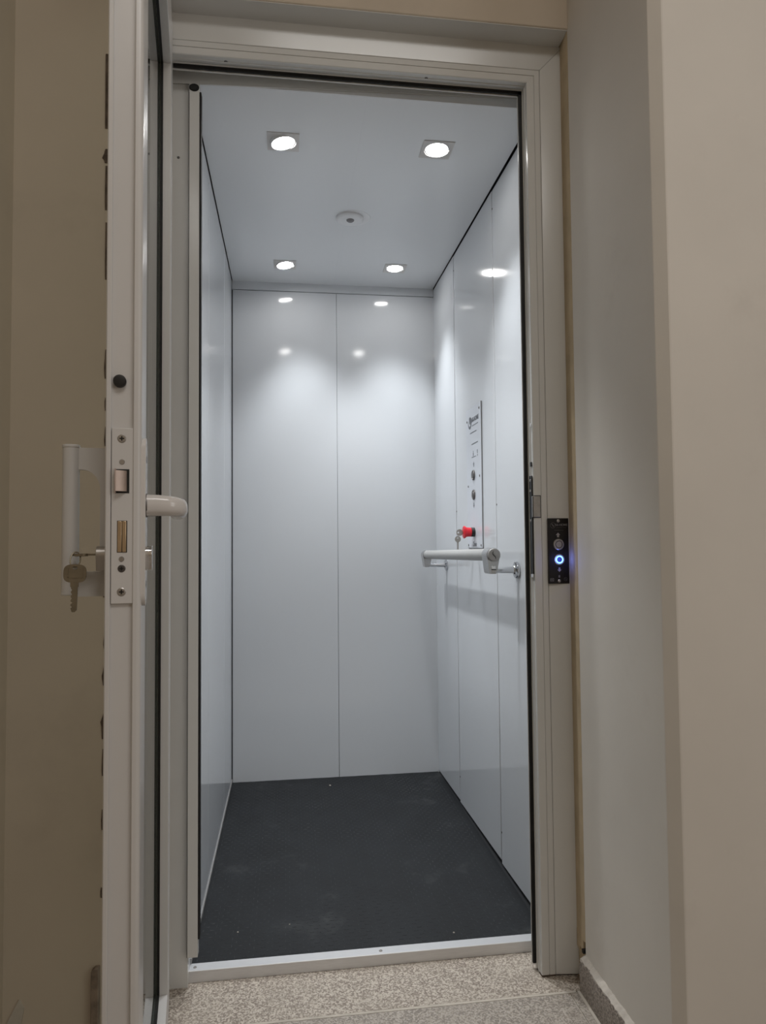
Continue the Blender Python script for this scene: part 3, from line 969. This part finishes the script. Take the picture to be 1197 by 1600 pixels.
# keys at the stop button: one turned in its lock, one hanging from it
kx = PXF - .0110 - .0262
T = Matrix.Translation((kx - .0125, EY, EZ)) @ Matrix.Rotation(PI / 2, 4, 'Y') @ Matrix.Rotation(PI, 4, 'Z')
T = Matrix.Translation((kx - .0115, EY, EZ - .001)) @ Matrix(((0, 0, -1, 0), (0, 1, 0, 0), (1, 0, 0, 0), (0, 0, 0, 1)))
make_key('key', 'small round-headed key standing in the red stop button', T, M['keysteel'], .0108, (.012, .0022), 'keys at the stop button')
T = Matrix.Translation((kx - .0175, EY + .0015, EZ - .0225))
make_key('key', 'small round-headed key dangling below the red stop button', T, M['keysteel'], .0098, (.026, .0024), 'keys at the stop button')
b = MB()
b.tube([(kx - .0170 + .0022 * math.cos(2 * PI * k / 16) * .6, EY + .0005 + .0012 * math.sin(4 * PI * k / 16), EZ - .0115 + .0082 * math.sin(2 * PI * k / 16)) for k in range(16)], .0006, 6, closed=True)
tag(b.build('key_ring', M['keysteel']), 'tiny wire ring joining the two keys at the stop button', 'key ring')

# ------------------------------------------------------------------ handrail
HX, HZ = 0.5270, 0.9120
HY0, HY1 = 1.7440, 2.6450
hr = thing('handrail', (XR, 2.2, 0.87), 'thick satin grey handrail on two chrome posts on the cabin wall', 'handrail')
DZ = -0.0165
def hz(y):
    return HZ + (y - HY0) / (HY1 - HY0) * DZ
MB().cyl((HX, HY0 + .004, hz(HY0)), (HX, HY1, hz(HY1)), .0160, 40).build('grip_tube', M['satinalu'], hr)
for e, (yp, sgn) in enumerate(((1.7880, 1), (2.6100, -1))):
    ye = HY0 if sgn > 0 else HY1
    c = Vector((HX, ye, hz(ye)))
    cap = MB().lathe((HX, ye + sgn * .006, hz(ye)), (0, -sgn, 0), [(0, .0160), (.004, .0166), (.008, .0166), (.0094, .0156), (.0098, .0130), (.0098, 0)], 40).build('end_cap', M['capgrey'], hr)
    # S-shaped slot on the cap
    b = MB()
    yy = ye - sgn * .0040
    pts = [(HX - .0030 + .0028 * math.sin(k / 12 * 2 * PI + 2.6) + .0045 * (k / 12), yy, hz(ye) + .0105 - .021 * k / 12) for k in range(13)]
    b.tube(pts, [.0003 + .0009 * math.sin(PI * k / 12) for k in range(13)], 6)
    b.build('cap_slot', M['blackp'], cap)
    # clamp bracket under the tube end
    b = MB()
    zt = hz(ye)
    zp = 0.8706 if sgn > 0 else 0.8574
    o = [(HX + .0178 * math.cos(a), zt + .0178 * math.sin(a)) for a in [(-.35 + i / 16 * (PI + .70)) for i in range(17)]]
    o += [(HX - .0125, zp + .004), (HX - .0112, zp - .0050), (HX - .0085, zp - .0078), (HX + .0062, zp - .0078), (HX + .0085, zp - .005), (HX + .0110, zp + .006)]
    ya, yb_ = (ye + .005, yp + .010) if sgn > 0 else (yp - .010, ye - .005)
    b.prism(o, ya, yb_, 'y')
    br = b.build('bracket', M['clamp'], hr, bevel=0.0015)
    yf = ya - .0008 if sgn > 0 else yb_ + .0008
    MB().box((HX - .0055, min(yf, yf + sgn * .003), zp + .0045), (HX + .0055, max(yf, yf + sgn * .003), zp + .0125)).build('clamp_plate', M['chrome'], br, bevel=0.0008)
    MB().box((HX - .0060, min(yf, yf + sgn * .003), zp + .0022), (HX + .0066, max(yf, yf + sgn * .003), zp + .0043)).build('clamp_slot', M['blackp'], br)
    MB().box((HX - .0055, min(yf, yf + sgn * .003), zp - .0060), (HX + .0060, max(yf, yf + sgn * .003), zp + .0020)).build('clamp_jaw', M['steel'], br, bevel=0.0012)
    ps = MB().lathe((HX + .005, yp, zp), (1, 0, 0), [(0, .0068), (XR - HX - .012, .0090), (XR - HX - .005, .0090)], 28).build('post', M['postchrome'], hr)
    MB().lathe((XR, yp, zp), (-1, 0, 0), [(-.0005, .0225), (.0035, .0225), (.0055, .0205), (.0068, .0130), (.0078, .0115), (.0100, .0105), (.0100, .006)], 36).build('flange', M['postchrome'], ps)

# ------------------------------------------------------------------ the open glazed door
# local frame: x runs from the hinge to the free edge, y towards the lift side, z up
A = math.radians(6.97)
U = Vector((math.sin(A), -math.cos(A), 0))
NN = Vector((math.cos(A), math.sin(A), 0))
H0 = Vector((-0.2371, 1.490, 0))
dr = setting('door_1', H0, 'white framed glass lift door standing open towards the viewer', 'door', math.atan2(U.y, U.x))
LL, TT = 0.7750, 0.0339
ZB0, ZT0 = 0.022, 2.045
GI = -0.0203      # the two panes


def D():
    return MB()


# free stile with a channelled edge and a rounded lip on the lift side
lip = [(LL - .0045 + .0045 * math.sin(a), -.0045 + .0045 * math.cos(a)) for a in [PI * .5 * i / 5 for i in range(6)]]
prof = [(0.715, -TT), (LL - .0010, -TT), (LL, -TT + .001), (LL, -.0297), (LL - .0006, -.0289), (LL - .0042, -.0289), (LL - .0042, -.0080), (LL - .0006, -.0080), (LL, -.0074)]
prof += list(reversed(lip)) + [(0.7160, 0.0), (0.7100, -.0030), (0.7080, -.0200), (0.7080, -.0228), (0.715, -.0229)]
D().prism(prof, ZB0, ZT0, 'z').build('stile', M['door'], dr, local=True, smooth=30)
D().prism([(0.0, -TT), (0.070, -TT), (0.070, 0.0), (0.0, 0.0)], ZB0, ZT0, 'z').build('stile', M['door'], dr, local=True, bevel=0.0012)
D().box((0.0702, -TT, 1.9180), (0.7078, -0.0002, ZT0)).build('rail', M['door'], dr, local=True, bevel=0.0010)
D().box((0.0702, -TT, ZB0), (0.7078, -0.0002, 0.0870)).build('rail', M['door'], dr, local=True, bevel=0.0010)
b = D()
for lo, hi in (((.0703, GI + .0004, .0872), (.0745, -.0150, 1.9178)), ((.0745, GI + .0004, 1.9130), (.706, -.0150, 1.9178)),
               ((.0745, GI + .0004, .0872), (.706, -.0150, .0920))):
    b.box(lo, hi)
b.build('glazing_seal', M['rubber'], dr, local=True)
for y in (GI,):
    D().box((.0703, y - .0022, .0873), (.7080, y, 1.9177)).build('glass_pane', M['glass'], dr, local=True, smooth=0)
# hinges at the frame
for z in (0.28, 1.05, 1.80):
    D().cyl((-0.004, -.0345, z), (-0.004, -.0345, z + .10), .0065, 16).build('hinge', M['door'], dr, local=True)

EDG = LL - .0042
D().lathe((EDG, -.0211, 1.1118), (1, 0, 0), [(0, .0062), (.0046, .0062), (.0056, .0055), (.0060, .0035), (.0060, 0)], 28).build('hole_plug', M['blackp'], dr, local=True)
# mortise lock face plate
fp = D().box((EDG - .0005, -.0282, .8911), (LL - .0012, -.0073, 1.0648)).build('lock_faceplate', M['door'], dr, local=True, bevel=0.0005)
FA = LL - .0012
for (n_, z, r_, m_) in ((-.0187, 1.0543, .0042, 'steel'), (-.0184, 1.0311, .0026, 'steel'), (-.0183, .9350, .0026, 'steel'), (-.0182, .9256, .0037, 'darksteel'), (-.0182, .9027, .0042, 'steel')):
    s_ = D()
    s_.lathe((FA, n_, z), (1, 0, 0), [(-.001, r_), (.0003, r_), (.0009, r_ * .8), (.0009, 0)], 24)
    q = s_.build('screw', M[m_], fp)
    q.matrix_parent_inverse = Matrix()
    if r_ > .003:
        for w_, h_ in ((r_ * .55, r_ * .15), (r_ * .15, r_ * .55)):
            D_ = D().box((FA + .0006, n_ - w_, z - h_), (FA + .0011, n_ + w_, z + h_))
            c_ = D_.build('screw_slot', M['blackp'], fp)
            c_.matrix_parent_inverse = Matrix()
def sub(mb, name, m, parent, **k):
    o = mb.build(name, m, parent, **k)
    o.matrix_parent_inverse = Matrix()
    return o
sub(D().box((FA - .0005, -.0240, 1.0000), (FA + .0003, -.0115, 1.0238)), 'latch_slot', M['blackp'], fp)
# rounded spring latch
lat = [(FA - .004, -.0240), (FA + .0062, -.0246), (FA + .0068, -.0236), (FA + .0060, -.0215), (FA + .0048, -.0190), (FA + .0030, -.0165), (FA + .0010, -.0140), (FA - .004, -.0132)]
sub(D().prism(lat, 1.0018, 1.0222, 'z'), 'latch_bolt', M['bronze'], fp, smooth=50)
sub(D().box((FA - .001, -.0247, .9998), (FA + .0072, -.0237, 1.0240)), 'latch_lip', M['bronze'], fp, bevel=0.0004)
sub(D().box((FA - .0005, -.0227, .9414), (FA + .0002, -.0132, .9728)), 'bolt_slot', M['blackp'], fp)
sub(D().box((FA - .002, -.0223, .9418), (FA + .0009, -.0182, .9724)), 'deadbolt', M['brass'], fp, bevel=0.0006)
sub(D().box((FA - .002, -.0178, .9418), (FA + .0012, -.0140, .9724)), 'deadbolt', M['brass'], fp, bevel=0.0006)

# lever handle on the lift side
LU = LL - 0.0145
lh = D().prism([(LU + .0125 * math.cos(a), z0 + .0125 * math.sin(a)) for z0, r0 in ((1.0445, 0), (.9000, PI)) for a in [r0 + PI * i / 12 for i in range(13)]], -.0055, .0038, 'y').build(
    'lever_handle', M['gloss'], dr, local=True, bevel=0.0026, bseg=3)
for z in (1.035, .909):
    sub(D().lathe((LU, .0036, z), (0, 1, 0), [(0, .0033), (.0005, .0032), (.0003, 0)], 16), 'screw', M['darksteel'], lh)
sub(D().lathe((LU, .0036, .9885), (0, 1, 0), [(0, .0122), (.0016, .0118), (.0016, 0)], 28), 'collar', M['darksteel'], lh)
ZL = .9885
rings = []
path = [((LU, .0044), .0112, .0113, 0), ((LU, .0150), .0110, .0108, .0002), ((LU, .0235), .0108, .0104, -.0002), ((LU - .002, .0300), .0107, .0101, -.0008), ((LU - .008, .0335), .0104, .0099, -.0016),
        ((LU - .018, .0342), .0098, .0098, -.0022), ((LU - .032, .0340), .0094, .0096, -.0024), ((LU - .060, .0330), .0090, .0094, -.0024), ((LU - .090, .0320), .0086, .0092, -.0022), ((LU - .104, .0316), .0078, .0086, -.0022), ((LU - .109, .0314), .0045, .0055, -.0022)]
ctrl = [Vector((p[0][0], p[0][1], ZL + p[3])) for p in path]
for i, (p, hw, hh, dz) in enumerate(path):
    d = (ctrl[min(i + 1, len(ctrl) - 1)] - ctrl[max(i - 1, 0)]).normalized()
    a = Vector((0, 0, 1)).cross(d).normalized()
    rings.append([ctrl[i] + a * (hw * (abs(math.cos(t)) ** .75) * (1 if math.cos(t) > 0 else -1)) + Vector((0, 0, 1)) * (hh * (abs(math.sin(t)) ** .75) * (1 if math.sin(t) > 0 else -1)) for t in [2 * PI * k / 24 for k in range(24)]])
sub(D().loft(rings), 'lever', M['gloss'], lh, smooth=60)

# lock cylinder, both ends
CU, CZL = LL - .034, .9352
cyl_prof = [(CU + .0085 * math.cos(a), CZL + .004 + .0085 * math.sin(a)) for a in [-.6 + (PI + 1.2) * i / 14 for i in range(15)]] + [(CU - .005, CZL - .0125), (CU + .005, CZL - .0125)]
o = D().prism(cyl_prof, .0020, .0086, 'y').build('lock_cylinder', M['chrome'], dr, local=True, bevel=0.0008)
o = D().prism(cyl_prof, -.0455, -TT + .001, 'y').build('lock_cylinder', M['steel'], dr, local=True, bevel=0.0008)

# tubular pull handle on the hall side
PU, PN = LL - .055, -.0738
ph = D().cyl((PU, PN, .9000), (PU, PN, 1.0505), .0084, 28).build('pull_handle', M['grip'], dr, local=True)
sub(D().cyl((PU, PN, 1.0502), (PU, PN, 1.0537), .0089, 28, ch=.0008), 'end_cap', M['grip'], ph)
sub(D().cyl((PU, PN, .8973), (PU, PN, .9003), .0087, 28, ch=.0006), 'end_cap', M['grip'], ph)
arch = [(-.0450 - .0180 + .0180 * math.cos(a), 1.0070 + .0208 * math.sin(a)) for a in [PI / 2 * i / 10 for i in range(11)]]
poly = [(-.0720, 1.0508), (-.0335, 1.0508), (-.0335, .8955), (-.0720, .8955), (-.0720, .9214), (-.0450, .9214)] + arch + [(-.0720, 1.0278)]
sub(D().prism(poly, PU - .003, PU + .003, 'x'), 'bracket', M['grip'], ph, smooth=20)

# keys on the hall side of the door lock
def dworld(u, n, z):
    return H0 + U * u + NN * n + Vector((0, 0, z))
KU = LL - .022
# seen from the free edge: key x axis along -n, thickness along the door
base = Matrix(((NN.x, -U.x, 0, 0), (NN.y, -U.y, 0, 0), (0, 0, 1, 0), (0, 0, 0, 1)))
T = Matrix.Translation(dworld(KU, -.0640, .9208)) @ base @ Matrix.Rotation(0.03, 4, 'Y')
make_key('key', 'worn brass key with squared head dangling from the door lock', T, M['keymetal'], .0106, (.0300, .0031), square=True)
ax_z = -NN          # blade runs along +n into the cylinder, so local -z = +n
ax_y = Vector((0, 0, 1))
ax_x = ax_y.cross(ax_z)
T = Matrix(((ax_x.x, ax_y.x, ax_z.x, 0), (ax_x.y, ax_y.y, ax_z.y, 0), (ax_x.z, ax_y.z, ax_z.z, 0), (0, 0, 0, 1)))
T = Matrix.Translation(dworld(CU, -.0605, .9392)) @ T
make_key('key', 'worn brass key lying flat in the door lock, its head edge-on', T, M['keymetal'], .0085, (.0130, .0030), square=True)
b = MB()
cc = dworld(LL - .0265, -.0645, .9345)
b.tube([cc + NN * (.0047 * math.cos(2 * PI * k / 28)) + Vector((0, 0, .0075 * math.sin(2 * PI * k / 28))) + U * (-.0045 * math.sin(2 * PI * k / 28)) for k in range(28)], .0007, 8, closed=True)
tag(b.build('key_ring', M['keymetal']), 'small oval wire ring between the two brass keys at the door lock', 'key ring')
